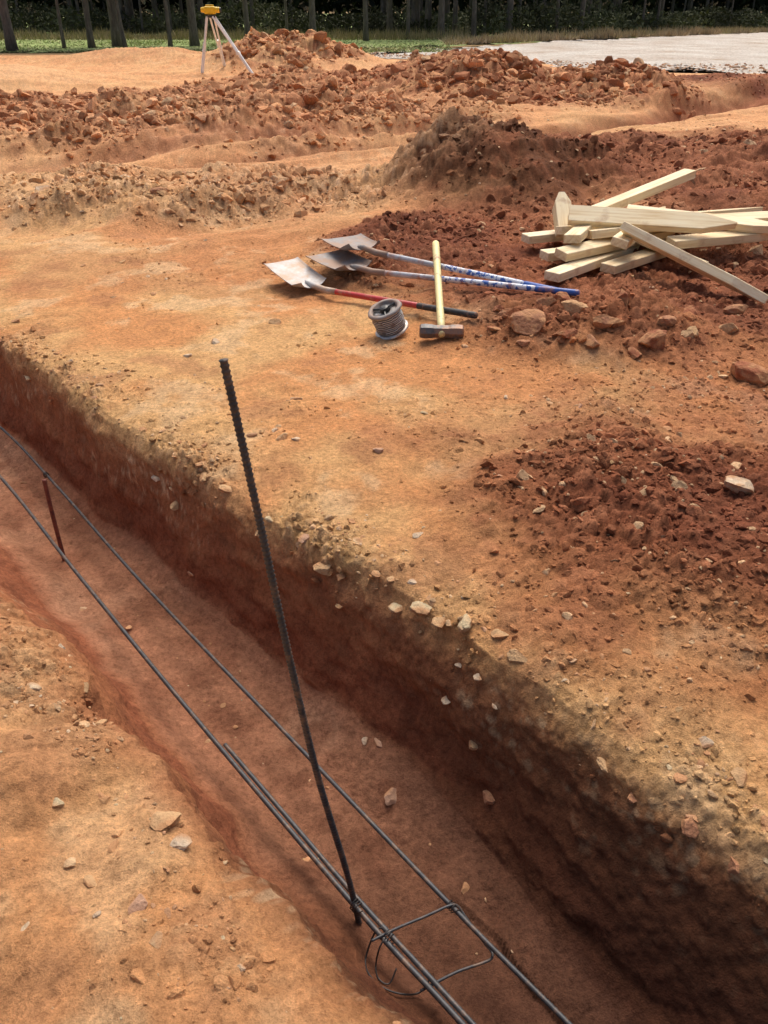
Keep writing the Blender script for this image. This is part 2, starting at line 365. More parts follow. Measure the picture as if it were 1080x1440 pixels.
# ------------------------------------------------------------------ stones / clods
def ico(sub):
    bm=bmesh.new(); bmesh.ops.create_icosphere(bm,subdivisions=sub,radius=1); bm.verts.index_update()
    V=np.array([v.co[:] for v in bm.verts]); F=np.array([[v.index for v in f.verts] for f in bm.faces]); bm.free(); return V,F
def chunk(sub,r,cuts=9,lo=.5,hi=.88,nz=.06):
    V,F=ico(sub); V=V.copy()
    for k in range(cuts):
        n=r.normal(size=3); n/=np.linalg.norm(n); o=r.uniform(lo,hi)
        d=V@n-o; V-=np.maximum(d,0)[:,None]*n
    if sub>1:
        sd=int(r.integers(1,99))
        V*= (1+nz*fbm(V[:,0]*2.5+V[:,2]*2,V[:,1]*2.5-V[:,2],sd,4)+nz*.5*fbm(V[:,0]*8+V[:,2]*5,V[:,1]*8-V[:,2]*6,sd+3,2))[:,None]
    return V,F
V1=[chunk(1,rng,6) for _ in range(16)]; V2=[chunk(2,rng,11,.40,.80,nz=.13) for _ in range(24)]
def rotm(n):
    q=rng.normal(size=(n,4)); q/=np.linalg.norm(q,axis=1)[:,None]; w,x,y,z=q.T
    return np.stack([np.stack([1-2*(y*y+z*z),2*(x*y-w*z),2*(x*z+w*y)],1),np.stack([2*(x*y+w*z),1-2*(x*x+z*z),2*(y*z-w*x)],1),np.stack([2*(x*z-w*y),2*(y*z+w*x),1-2*(x*x+y*y)],1)],1)
def scatter(name,P,S,C,mat,label,flat=.65,lod2=.03,sink=.25,cat='dirt'):
    VV=[];FF=[];CC=[];o=0
    n=len(P); hz=terrain(P[:,0],P[:,1]); pick=rng.integers(0,1000,n)
    for lod,base in ((0,V1),(1,V2)):
        for b,(v,f) in enumerate(base):
            ii=np.where(((S>lod2)==bool(lod))&(pick%len(base)==b))[0]
            if len(ii)==0: continue
            m=len(ii); sc=S[ii][:,None]*np.stack([np.ones(m),rng.uniform(.55,1,m),rng.uniform(.35,.9,m)],1)
            w=np.einsum('nij,nvj->nvi',rotm(m),v[None]*sc[:,None,:]); w[:,:,2]*=flat+.2
            w[:,:,0]+=P[ii,0][:,None]; w[:,:,1]+=P[ii,1][:,None]; w[:,:,2]+=(hz[ii]+S[ii]*(.5-sink*1.6)*.7)[:,None]
            VV.append(w.reshape(-1,3)); FF.append((f[None]+o+np.arange(m)[:,None,None]*len(v)).reshape(-1,3)); o+=m*len(v); CC.append(np.repeat(C[ii],len(v),0))
    me=np_mesh(name,np.concatenate(VV),np.concatenate(FF)); add_col(me,np.concatenate(CC))
    return obj(name,me,mat=mat,kind='stuff',label=label,category=cat)
def cand(n,y0,y1):
    yy=np.exp(rng.uniform(math.log(y0),math.log(y1),n)); xx=rng.uniform(-1,1,n)*(1.0+.45*yy); return xx,yy
xx,yy=cand(220000,.6,31)
R=terrain(xx,yy,True); c_,lo_,cr_,sp_,rd_,bg_,t_=R[1:]
pt=np.clip(.8+1.5*fbm(xx*1.3,yy*1.3,141,3),.15,1.5)
keep=rng.random(len(xx))<np.clip(lo_**1.3*.50*pt*(1+.5*bg_*sm(yy,9,12))+cr_*.28+sp_*.09,0,1)
keep&=(t_>-.15)|(t_<-.51)
xx,yy,c_,bg_,lo_,rd_,cr_=xx[keep],yy[keep],c_[keep],bg_[keep],lo_[keep],rd_[keep],cr_[keep]
S=np.clip((.0034+.0013*yy+.0014*rd_+.0014*cr_+.0008*yy*bg_*sm(yy,9,12))*(1+rng.pareto(1.95,len(xx))),0,.022+.012*rd_*sm(yy,1.5,3)+.05*bg_*sm(yy,3,6)+.0080*yy*bg_)
tint=rng.uniform(.78,1.24,(len(xx),1)); hue=rng.random(len(xx))
c_=c_*tint*(1+.10*sm(yy,8,11))[:,None]; c_=np.where((hue<.06)[:,None],np.array([.64,.42,.24])*tint,c_)
print('clods',len(xx))
scatter('dirt_clods',np.stack([xx,yy],1),S,c_,M_clod,'loose broken red clay clods lying over the dug earth',sink=.42,lod2=.014)
xx,yy=cand(64000,.6,16)
R=terrain(xx,yy,True); c_,lo_,cr_,sp_,rd_,bg_,t_=R[1:]
clus=np.clip(fbm(xx*2.2,yy*2.2,151,4)*2.2+.2,0,1)
keep=rng.random(len(xx))<np.clip(cr_*.70*(.25+clus)+sp_*.09+.024*clus+.004+lo_*.014*(1-rd_),0,1)
keep&=(t_>-.13)|(t_<-.52)
xx,yy=xx[keep],yy[keep]
S=np.clip((.0028+.0011*yy)*(1+rng.pareto(1.9,len(xx))),0,.024+.002*yy)
pal=np.array([[.62,.42,.24],[.56,.31,.17],[.68,.51,.34],[.50,.26,.13],[.60,.37,.18],[.57,.44,.27],[.58,.30,.15]])
C=pal[rng.integers(0,len(pal),len(xx))]*rng.uniform(.75,1.15,(len(xx),1))
print('chips',len(xx))
scatter('stone_chips',np.stack([xx,yy],1),S,C,M_rock,'small pale stone chips strewn over the bare clay',flat=.30,lod2=.009,sink=.34,cat='gravel')
PALE=(.66,.51,.36);PINK=(.60,.36,.24);BRN=(.42,.20,.11);OCH=(.60,.38,.20);GRN=(.56,.45,.28);RED=(.33,.12,.06)
rocks=[(-.02,2.83,.024,PINK),(.115,2.26,.022,PALE),(1.24,2.42,.055,PALE),(-.42,2.98,.034,OCH),(-.46,3.06,.024,PALE),(-.36,2.95,.022,PALE),
(.02,1.60,.036,PINK),(.19,1.72,.022,PALE),(.27,1.69,.017,PALE),(.37,1.67,.030,OCH),(.30,1.50,.028,BRN),(-.06,1.79,.015,PALE),(-.02,1.78,.020,PINK),
(.02,2.04,.022,OCH),(.05,1.97,.036,GRN),(.11,1.92,.038,GRN),(.17,1.86,.030,OCH),(.24,1.82,.036,GRN),(.33,1.76,.028,OCH),(.09,2.02,.016,PALE),(.22,1.75,.014,PALE),(.15,1.78,.016,PINK),(.31,1.62,.016,PALE),(.26,1.60,.02,OCH),
(-.50,.96,.028,PINK),(-.57,.93,.010,PALE),(-.76,1.22,.016,GRN),(-.50,1.18,.038,OCH),(-.45,1.12,.026,PALE),(-.62,1.02,.018,OCH),(-.27,.83,.009,PALE),
(.74,3.98,.11,BRN),(1.00,4.12,.08,OCH),(.86,4.24,.065,BRN),(1.12,3.92,.09,BRN),(1.34,3.80,.08,RED),(.92,3.86,.06,RED),(1.24,4.12,.07,RED),(1.45,3.98,.06,BRN),(.64,4.14,.05,BRN),(.80,4.12,.055,RED),(1.02,3.80,.055,BRN),(1.15,4.28,.06,BRN),(.97,4.30,.055,RED),(1.22,3.74,.05,RED),(.56,4.02,.04,RED),(.70,3.84,.04,BRN),
(1.72,3.52,.10,RED),(1.95,3.66,.06,OCH),(1.55,3.90,.045,OCH),(.62,4.26,.05,RED),(1.78,4.02,.055,OCH),(1.62,4.18,.06,RED),(1.9,4.25,.06,BRN),
(.79,1.36,.022,PALE),(.83,1.26,.026,OCH),(.71,1.18,.034,BRN),(.78,1.08,.030,BRN),(.55,1.36,.024,OCH),(.60,1.28,.020,BRN),(.90,1.16,.030,OCH),
(-.20,2.18,.034,OCH),(-.27,2.28,.024,PINK),(-.14,2.10,.022,OCH),(-.60,2.62,.034,OCH),(-.70,2.72,.028,OCH),(-.85,2.78,.030,OCH),(-.95,2.92,.026,PALE),(-.78,2.62,.022,PINK),
(-.45,2.42,.030,OCH),(-1.25,7.3,.10,OCH),(-2.4,7.9,.09,PALE),(-.7,7.0,.08,OCH),(-1.9,7.2,.08,BRN),(-3.0,7.5,.09,PALE),(-2.0,8.4,.10,BRN),(-.3,7.9,.08,OCH),
(-1.0,3.9,.026,PALE),(-.62,4.4,.04,OCH),(-.9,4.1,.03,PALE),(.55,3.35,.018,PALE),(.85,3.2,.018,PINK),(.42,2.55,.018,PINK),(.62,2.35,.022,RED),(-.84,1.65,.02,OCH),(-.95,1.78,.020,PALE),(-.75,1.5,.022,OCH)]
r2=np.random.default_rng(5)
kinds=[chunk(4,r2,12,.46,.84,.09) for _ in range(12)]
LBL={PALE:'pale angular stone lying on bare clay',PINK:'pinkish stone resting on bare clay',BRN:'large brown clay lump beside the dug soil',OCH:'ochre stone lying on the crumbly clay',GRN:'greenish flat stone at the trench edge',RED:'dark red clay lump on loose soil'}
for (x_,y_,s_,c_) in rocks:
    v,f=kinds[r2.integers(len(kinds))]
    v=v/np.abs(v).max(0)
    sc=s_*np.array([1.05,r2.uniform(.65,.9),r2.uniform(.38,.55) if s_<.045 else r2.uniform(.55,.75)])
    me=np_mesh('rock',v*sc,f,smooth=False)
    add_col(me,np.repeat(np.array(c_)[None]*r2.uniform(.85,1.1),len(v),0))
    o=obj('rock',me,mat=M_rock,loc=(x_,y_,H(x_,y_)+s_*.05),label=LBL[c_],category='rock',group='loose rocks around the trench')
    o.rotation_euler=(r2.uniform(-.25,.25),r2.uniform(-.25,.25),r2.uniform(0,6.28))
# ------------------------------------------------------------------ rebar
def smoothpts(pts,step):
    pts=[Vector(p) for p in pts]; out=[]
    P=[pts[0]*2-pts[1]]+pts+[pts[-1]*2-pts[-2]]
    for i in range(1,len(P)-2):
        L=(P[i+1]-P[i]).length; n=max(2,int(L/step))
        for k in range(n):
            t=k/n; a,b,c,d=P[i-1],P[i],P[i+1],P[i+2]
            out.append(.5*((2*b)+(c-a)*t+(2*a-5*b+4*c-d)*t*t+(-a+3*b-3*c+d)*t**3))
    out.append(pts[-1]); return out
def rebar(pts,r,label,mat=M_rebar,step=.004,hi=1.08,lo=.96,period=2,name='rebar',group='steel reinforcing bars in the trench'):
    q=smoothpts(pts,step); rad=[r*(hi if i%period==0 else lo) for i in range(len(q))]
    V,F=tube_data(q,rad,10); o=Vector(pts[0]); return obj(name,pymesh(name,off(V,o),F,True),mat=mat,loc=o,label=label,category='rebar',group=group)
zf=-.42
near_l=[(-3.6,5.25,zf),(-2.6,4.2,zf),(-1.86,3.386,zf),(-1.25,2.62,zf+.004),(-.679,1.917,zf),(-.072,1.188,zf),(.175,.911,zf),(.75,.26,zf)]
far_l=[(-3.7,5.6,zf),(-2.9,4.78,zf),(-2.08,3.93,zf),(-1.55,3.29,zf),(-.953,2.534,zf),(-.214,1.652,zf-.005),(.179,1.179,zf),(.413,.911,zf),(1.0,.25,zf)]
rebar(near_l,.0072,'long dark steel rebar lying along the trench floor')
rebar([(x+.012,y+.011,z+.003) for x,y,z in [(-.50,1.70,zf),(-.25,1.40,zf),(-.072,1.188,zf),(.175,.911,zf),(.75,.26,zf)]],.0066,'dark steel rebar lapped beside another along the trench')
rebar(far_l,.0064,'long dark steel rebar lying parallel near the trench wall')
rebar([(-.065,1.20,-.51),(-.092,1.205,-.30),(-.145,1.195,.05),(-.185,1.19,.40),(-.222,1.195,.75),(-.253,1.20,1.03)],.0068,'tall ribbed steel rebar standing upright out of the trench',step=.0032,period=3,hi=1.20,lo=.92)
rebar([(-1.395,2.86,-.55),(-1.41,2.89,-.33),(-1.415,2.905,-.165)],.009,'short rusty rebar stake standing in the trench floor',mat=M_rusty,name='rebar_stake')
rebar([(-.03,1.095,zf+.009),(.03,1.125,zf+.010),(.10,1.155,zf+.010),(.165,1.185,zf+.009),(.186,1.186,zf+.004),(.205,1.165,zf-.01),(.245,1.11,zf-.022),(.262,1.085,zf-.022),(.258,1.068,zf-.02),(.235,1.055,zf-.016),(.17,1.03,zf-.010),(.085,.99,zf-.014)],.0034,'thin bent steel tie laid across two long bars',name='bent_rebar_tie')
def wire(pts,label,r=.0017):
    q=smoothpts(pts,.006); V,F=tube_data(q,r,6); o=Vector(pts[0]); return obj('tie_wire',pymesh('tie_wire',off(V,o),F,True),mat=M_wire,loc=o,label=label,category='wire',group='steel tie wires')
def loops(c,ax,R,n,label):
    c=Vector(c); ax=Vector(ax).normalized(); u=ax.orthogonal().normalized(); v=ax.cross(u); P=[]
    for i in range(n*10+1):
        t=i/10*2*math.pi; P.append(c+ax*(i/(n*10)-.5)*.022+(u*math.cos(t)+v*math.sin(t))*R)
    P.append(P[-1]+Vector((.02,-.01,.03))); wire(P,label,.0014)
loops((-.07,1.19,zf),(.66,-.75,0),.015,3,'tie wire wrapped round crossing rebars')
loops((.01,1.11,zf),(.66,-.75,0),.014,3,'tie wire wrapped round crossing rebars')
loops((.17,1.19,zf),(.66,-.75,0),.011,3,'tie wire wrapped round crossing rebars')
loops((-1.64,3.40,zf),(.66,-.75,0),.012,3,'tie wire wrapped round a long rebar')
def fl(x,y,d): return (x,y,max(H(x,y)+d,-.57))
wire([(.0,1.13,zf+.008),(-.022,1.125,-.425),fl(-.045,1.09,.014),fl(-.035,1.04,.012),fl(.0,1.005,.012),fl(.045,.995,.014),fl(.085,1.01,.02),(.11,1.02,-.435)],'loose loop of dark tie wire hanging under the bars',.0023)
wire([(.0,1.10,zf+.006),(-.012,1.085,-.43),fl(-.02,1.07,.014),fl(-.012,1.03,.012),fl(.012,1.02,.012),(.03,1.045,-.44)],'short curl of dark tie wire beside the bars',.0020)
# ------------------------------------------------------------------ shovels
def shovel(sock,end,tip,bw,bl_mat,segs,label,rh=.017):
    sock,end,tip=Vector(sock),Vector(end),Vector(tip)
    e=obj('shovel',None,loc=sock,label=label,category='shovel',group='shovels lying on the ground')
    L=(tip-sock); bl=L.length; f=L.normalized(); side=f.cross(Vector((0,0,1))).normalized(); up=side.cross(f)
    nu,nv=16,14; V=[];F=[]
    def P(i,j,th):
        u=i/nu*2-1; v=j/nv
        wd=bw*.5*(min(1,.74+.26*math.sin(min(1,v/.16)*1.57))+.03*v)
        rise=.020*abs(u)**6*(1-.5*v)+.030*(1-float(sm(np.array(v),0.,.14)))*(abs(u)**2)-.008*math.sin(v*3.1)
        return sock+f*(v*bl)+side*(u*wd)+up*(rise+th)
    for th in(0,.004):
        for i in range(nu+1):
            for j in range(nv+1): V.append(P(i,j,th)-sock)
    m=(nu+1)*(nv+1); g=lambda i,j,k:k*m+i*(nv+1)+j
    for i in range(nu):
        for j in range(nv):
            F.append((g(i,j,0),g(i,j+1,0),g(i+1,j+1,0),g(i+1,j,0))); F.append((g(i,j,1),g(i+1,j,1),g(i+1,j+1,1),g(i,j+1,1)))
    for i in range(nu):
        for j in(0,nv): F.append((g(i,j,0),g(i+1,j,0),g(i+1,j,1),g(i,j,1)) if j==0 else (g(i,j,0),g(i,j,1),g(i+1,j,1),g(i+1,j,0)))
    for j in range(nv):
        for i in(0,nu): F.append((g(i,j,0),g(i,j,1),g(i,j+1,1),g(i,j+1,0)) if i==0 else (g(i,j,0),g(i,j+1,0),g(i,j+1,1),g(i,j,1)))
    me=pymesh('blade',V,F,False); obj('blade',me,e,bl_mat)
    hd=(end-sock).normalized()
    q=[sock+f*bl*.24+up*.006,sock+f*bl*.12+up*.010,sock+up*.016,sock+hd*.10,sock+hd*.20]
    Vt,Ft=tube_data(q,[.006,.014,rh*1.1,rh*1.2,rh*1.15],12); obj('socket',pymesh('socket',off(Vt,sock),Ft,True),e,bl_mat)
    s0=sock+hd*.19; T=end-s0
    for (t0,t1,mt,nm,k) in segs:
        a=s0+T*t0;b=s0+T*t1; d=(b-a)
        Vt,Ft=tube_data([a,a+d*.02,a+d*.5,b-d*.02,b],[rh*k*.93,rh*k,rh*k,rh*k,rh*k*.8],14); obj(nm,pymesh(nm,off(Vt,sock),Ft,True),e,mt)
    return e
def gz(x,y,d): return H(x,y)+d
shovel((-.44,4.98,gz(-.44,4.98,.035)),(.49,4.16,gz(.49,4.16,.035)),(-.67,5.28,gz(-.67,5.28,.115)),.25,M_alu,
 [(0,.62,M_red,'handle',1.0),(.62,1,M_blk,'grip',1.05)],'square aluminium shovel with red handle lying on clay')
shovel((-.13,5.28,gz(-.13,5.28,.095)),(.97,4.43,gz(.97,4.43,.035)),(-.29,5.57,gz(-.29,5.57,.14)),.29,M_greyb,
 [(0,.36,M_grey,'handle',1.0),(.36,.82,M_label,'handle_label',1.01),(.82,1,M_blue,'grip',1.05)],'dusty grey shovel with worn blue handle on loose soil',rh=.017)
shovel((-.16,5.10,gz(-.16,5.10,.055)),(1.06,4.33,gz(1.06,4.33,.03)),(-.39,5.37,gz(-.39,5.37,.09)),.30,M_greyb,
 [(0,.28,M_grey,'handle',1.0),(.28,.80,M_label,'handle_label',1.01),(.80,1,M_blue,'grip',1.05)],'dusty grey shovel with blue handle and white lettering',rh=.017)
# ------------------------------------------------------------------ sledgehammer
hb=Vector((.30,4.05,H(.30,4.05)+.040)); he=obj('sledgehammer',None,loc=hb,label='sledgehammer with yellow handle and dark iron head',category='hammer')
R=.040; ex_=[(-.115,.72),(-.108,.92),(-.085,1.0),(-.05,.95),(-.035,.86),(.035,.86),(.05,.95),(.085,1.0),(.108,.92),(.115,.72)]
d=Vector((1,-.06,0)).normalized()
Vt,Ft=tube_data([hb+d*a for a,_ in ex_],[R*b for _,b in ex_],8); obj('head',pymesh('head',off(Vt,hb),Ft),he,M_iron)
top=Vector((.325,5.18,.245)); T=(top-hb)
Vt,Ft=tube_data([hb-T*.03,hb+T*.1,hb+T*.3,hb+T*.6,hb+T*.93,hb+T],[.018,.021,.020,.021,.023,.021],12)
obj('handle',pymesh('handle',off(Vt,hb),Ft,True),he,M_yel)
# ------------------------------------------------------------------ wire reel
cb=Vector((.045,4.20,H(.045,4.20)+.020)); ce=obj('wire_reel',None,loc=cb,label='dirty metal tie wire reel standing beside the shovels',category='wire reel')
def lathe(prof,n=40,wob=0,sd=0):
    Vt=[];Ft=[]
    for i,(r,z) in enumerate(prof):
        for k in range(n):
            t=2*math.pi*k/n; rr=r*(1+wob*math.sin(3*t+sd+i*.3)+wob*.6*math.sin(7*t+i*1.7)); Vt.append(Vector((rr*math.cos(t),rr*math.sin(t),z+wob*.03*math.sin(2*t+sd))))
    for i in range(len(prof)-1):
        for k in range(n): k2=(k+1)%n; Ft.append((i*n+k,i*n+k2,(i+1)*n+k2,(i+1)*n+k))
    return Vt,Ft
Vt,Ft=lathe([(.0,0),(.086,0),(.093,.004),(.093,.012),(.086,.016),(.03,.016)],wob=.02); obj('flange',pymesh('flange',Vt,Ft,True),ce,M_silver)
Vt,Ft=lathe([(.03,.017),(.078,.018),(.083,.03),(.080,.045),(.084,.06),(.081,.075),(.085,.09),(.081,.108),(.078,.126),(.03,.127)],wob=.025,sd=1); obj('wire_coil',pymesh('wire_coil',Vt,Ft,True),ce,M_coil)
Vt,Ft=lathe([(.078,.128),(.092,.129),(.095,.136),(.090,.144),(.076,.145),(.070,.140),(.066,.12),(.0,.112)],wob=.025,sd=2); obj('flange',pymesh('flange',Vt,Ft,True),ce,M_greyb)
parts=[lathe([(.0,.113),(.024,.113),(.024,.150),(.012,.154),(0,.154)],20)]
for k in range(3):
    a_=k*math.pi*2/3+.4; parts.append(tube_data([(.02*math.cos(a_),.02*math.sin(a_),.136),(.078*math.cos(a_),.078*math.sin(a_),.136)],.006,6))
Vt,Ft=merge(parts); obj('hub',pymesh('hub',Vt,Ft),ce,M_dark)
ce.rotation_euler=(math.radians(8),math.radians(-20),.15)
# ------------------------------------------------------------------ stakes
def stake(p0,p1,w=.105,th=.052,roll=0,pt=True,tipk=.10,label='pointed raw pine stake lying on a pile of stakes'):
    p0,p1=Vector(p0),Vector(p1); D=p1-p0; L=D.length; x=D.normalized(); yv=Vector((0,0,1)).cross(x).normalized(); z=x.cross(yv)
    M=Matrix((x,yv,z)).transposed().to_4x4()@Matrix.Rotation(math.radians(roll),4,'X'); M.translation=p0
    tl=.21 if pt else 0
    if L<.5: tl=.08
    bm=bmesh.new(); prof=[(0,1),(L-tl,1)]+([(L,tipk)] if pt else [])
    rings=[]
    for xx_,k in prof:
        rings.append([bm.verts.new((xx_,sy*w/2*k,sz*th/2)) for sy,sz in((-1,-1),(1,-1),(1,1),(-1,1))])
    for a,b in zip(rings,rings[1:]):
        for k in range(4): bm.faces.new((a[k],a[(k+1)%4],b[(k+1)%4],b[k]))
    bm.faces.new(rings[0][::-1]); bm.faces.new(rings[-1])
    bmesh.ops.recalc_face_normals(bm,faces=bm.faces[:])
    bmesh.ops.bevel(bm,geom=bm.edges[:],offset=.003,segments=1,affect='EDGES')
    me=bpy.data.meshes.new('wood_stake'); bm.to_mesh(me); bm.free()
    o=obj('wood_stake',me,mat=M_wood,label=label,category='stake',group='pile of wooden stakes'); o.matrix_world=M; return o
g0=.12
hr=max(H(xq,yq) for xq in np.linspace(2.0,2.85,8) for yq in (5.2,5.4,5.6,5.8))
g1=max(g0,hr-.01)
stake((.99,4.76,g0+.035),(1.90,5.72,g0+.03))
stake((1.02,5.22,g0+.04),(2.05,5.62,g0+.04))
stake((.96,5.62,g0+.05),(2.02,6.05,g0+.05))
stake((1.36,4.93,g0+.035),(2.20,5.72,g0+.03))
stake((1.08,5.00,g0+.10),(2.0,5.65,g0+.11),roll=9)
stake((1.80,5.18,g1+.02),(2.60,5.40,g1+.03),roll=5)
stake((1.55,5.62,g1+.05),(2.60,5.78,g1+.09),roll=-10)
stake((1.70,5.42,g1+.075),(2.74,5.56,g1+.10),roll=12)
stake((1.14,5.42,g0+.15),(2.2,5.60,g0+.15),roll=-12)
stake((1.62,5.62,g1+.12),(2.56,5.26,g1+.08),roll=14)
stake((1.16,5.10,g0+.17),(1.62,6.02,g0+.19),roll=-6)
stake((1.44,5.04,g0+.16),(1.98,5.95,g0+.17),roll=10)
stake((1.98,5.02,g0+.03),(1.22,5.80,g0+.22),roll=14)
stake((1.30,5.26,g0+.16),(1.95,5.40,g0+.20),roll=-10)
stake((1.215,5.56,.22),(1.205,5.80,.41),w=.11,th=.09,tipk=.35,label='short blunt pine stake poking up from the pile')
stake((1.25,5.52,.31),(2.24,6.30,.475),w=.10,th=.055,pt=False,label='raw pine stake angled upward out of the pile')
stake((1.19,5.40,.37),(2.20,5.20,.35),w=.125,th=.052,roll=38,label='broad pointed pine stake lying across the top')
stake((1.48,5.13,.35),(2.15,4.45,.11),w=.11,th=.052,roll=-32,label='pointed pine stake sloping down off the pile')
# ------------------------------------------------------------------ tripod
tx,ty=-4.30,23.4; tz=H(tx,ty); tb=Vector((tx,ty,tz)); te=obj('survey_tripod',None,loc=tb,label='yellow survey level on a pale three-legged tripod',category='tripod')
topz=1.32-tz
for ang,rr in((200,.36),(-22,1.15),(80,.70)):
    a=math.radians(ang); fx,fy=rr*math.cos(a),rr*math.sin(a)
    fz=H(tx+fx,ty+fy)-tz
    ft=Vector((fx,fy,fz-.03)); hp_=Vector((.09*math.cos(a),.09*math.sin(a),topz)); D=hp_-ft; s_=Vector((-math.sin(a),math.cos(a),0))
    parts=[]
    for sg in(-1,1): parts.append(tube_data([ft+D*.42+s_*sg*.035,hp_+s_*sg*.055],.026,6))
    parts.append(tube_data([ft,ft+D*.05,ft+D*.55],[.014,.040,.042],8))
    parts.append(tube_data([ft+D*.42-s_*.05,ft+D*.42+s_*.05],.044,8))
    Vt,Ft=merge(parts); obj('leg',pymesh('leg',Vt,Ft),te,M_leg)
Vt,Ft=tube_data([(0,0,topz-.03),(0,0,topz-.02),(0,0,topz+.03),(0,0,topz+.035)],[.08,.12,.12,.09],20); obj('head_plate',pymesh('head_plate',Vt,Ft),te,M_dark)
parts=[box_data(Vector((0,0,topz+.13)),(.28,.18,.17),bev=.04),tube_data([(0,0,topz+.035),(0,0,topz+.06)],[.06,.06],16),tube_data([(-.22,0,topz+.14),(-.14,0,topz+.14),(.14,0,topz+.14),(.24,0,topz+.14)],[.05,.065,.065,.06],16),box_data(Vector((0,0,topz+.235)),(.20,.06,.03),bev=.012)]
Vt,Ft=merge(parts); obj('instrument_body',pymesh('instrument_body',Vt,Ft),te,M_inst)
Vt,Ft=tube_data([(.24,0,topz+.14),(.275,0,topz+.14)],[.055,.05],16); obj('lens',pymesh('lens',Vt,Ft),te,M_dark)
sx,sy=-.75,30.5
Vt,Ft=merge([box_data(Vector((0,0,.17)),(.05,.02,.36),bev=.003),box_data(Vector((0,0,.36)),(.055,.025,.06),bev=.003)])
obj('marker_stake',pymesh('marker_stake',Vt,Ft),mat=simplemat('orange_paint',(.65,.22,.06),.6),loc=(sx,sy,H(sx,sy)),label='short orange marker stake standing in the clay',category='stake')
# ------------------------------------------------------------------ gravel lot + grass
def poly_sheet(name,pts,z,mat,rough=.25):
    P=[]
    m=len(pts)
    for i in range(m):
        a=Vector(pts[i]);b=Vector(pts[(i+1)%m]); n=max(2,int((b-a).length/.2))
        for k in range(n):
            p=a.lerp(b,k/n); nn=float(fbm(np.array([p.x*1.1]),np.array([p.y*1.1]),90,5)[0]); q=float(fbm(np.array([p.x*1.1]),np.array([p.y*1.1]),95,5)[0])
            P.append((p.x+nn*rough*1.5,p.y+q*rough*6,z))
    bm=bmesh.new(); vs=[bm.verts.new(p) for p in P]; f=bm.faces.new(vs); bmesh.ops.triangulate(bm,faces=[f]); bmesh.ops.recalc_face_normals(bm,faces=bm.faces[:])
    if bm.faces[0].normal.z<0:
        bmesh.ops.reverse_faces(bm,faces=bm.faces[:])
    me=bpy.data.meshes.new(name); bm.to_mesh(me); bm.free(); return obj(name,me,mat=mat,kind='structure')
m,nt,b=newmat('pale_gravel'); v=coords(nt,(1,.8,1)); f=noise(nt,v,.45,10,.75); f2=noise(nt,v,9,6,.75)
c=mix(nt,ramp(nt,f,[(.34,(.42,.30,.20)),(.44,(.55,.47,.39)),(.56,(.64,.59,.52)),(.7,(.72,.69,.63))]),ramp(nt,f2,[(.35,(.5,.48,.45)),(.5,(1,1,1)),(.65,(1.2,1.2,1.2))]),.9,'MULTIPLY'); nt.links.new(c,b.inputs['Base Color']); b.inputs['Roughness'].default_value=.95; bump(nt,b,f2,.08)
poly_sheet('gravel_lot',[(-1.2,33.2),(2.2,31.5),(4.8,28.6),(6.2,26.6),(8,25.6),(11,25.2),(16,24.6),(60,24),(60,76),(30,68.5),(18,58),(11,51),(5,43),(1,38.5)],.014,m,rough=.4)
n=2600; gx=rng.uniform(-1.5,26,n)
edge=np.interp(gx,[-1.2,2.2,4.8,6.2,8,11,16,30],[33,31.5,28.6,26.6,25.6,25.2,24.6,24.3]); gy=edge+rng.normal(0,.7,n)+rng.random(n)*3
gc=np.array([.62,.56,.48])*rng.uniform(.6,1.15,(n,1)); gc=np.where(rng.random((n,1))<.35,np.array([[.5,.26,.14]])*rng.uniform(.7,1.1,(n,1)),gc)
scatter('gravel_stones',np.stack([gx,gy],1),rng.uniform(.03,.11,n),gc,M_rock,'pale stones and clay lumps along the gravel edge',flat=.5,cat='gravel')
m,nt,b=newmat('rough_grass'); v=coords(nt,(1,.4,1)); f=noise(nt,v,.35,8,.7); f2=noise(nt,v,5,6,.7)
c=mix(nt,ramp(nt,f,[(.35,(.36,.32,.17)),(.48,(.26,.34,.10)),(.7,(.33,.43,.14))]),ramp(nt,f2,[(.3,(.6,.6,.6)),(.7,(1.2,1.2,1.2))]),.8,'MULTIPLY'); nt.links.new(c,b.inputs['Base Color']); b.inputs['Roughness'].default_value=1; bump(nt,b,f2,.05)
poly_sheet('grass_field',[(-80,37),(-20,37.5),(-8,39),(-2,40),(3.2,44),(9,50.5),(17,58),(29,69),(60,77.5),(120,80),(120,300),(-160,300),(-160,37)],.006,m,rough=.5)
m,nt,b=newmat('foliage'); at=N(nt,'ShaderNodeAttribute',attribute_name='tone'); nt.links.new(at.outputs['Color'],b.inputs['Base Color']); b.inputs['Roughness'].default_value=.9; b.inputs['Specular IOR Level'].default_value=.1; M_leafy=m
def blades(name,n,fx,col1,col2,hmin,hmax,label,w=.05):
    x,y=fx(n); n=len(x); a=rng.uniform(0,6.28,n); h=rng.uniform(hmin,hmax,n)*np.clip(.7+.9*fbm(x*.5,y*.5,160,3),.3,1.4); lean=rng.normal(0,.12,(n,2))
    dx,dy=np.cos(a)*w,np.sin(a)*w
    z=np.zeros(n)-.02
    p0=np.stack([x-dx,y-dy,z],1);p1=np.stack([x+dx,y+dy,z],1);p2=np.stack([x+lean[:,0],y+lean[:,1],h],1)
    V=np.concatenate([p0,p1,p2]); i=np.arange(n); F=np.stack([i,i+n,i+2*n],1)
    k=rng.random((n,1)); C=np.array(col1)*(1-k)+np.array(col2)*k; me=np_mesh(name,V,F); add_col(me,np.concatenate([C,C,C]))
    return obj(name,me,mat=M_leafy,kind='stuff',label=label,category='grass')
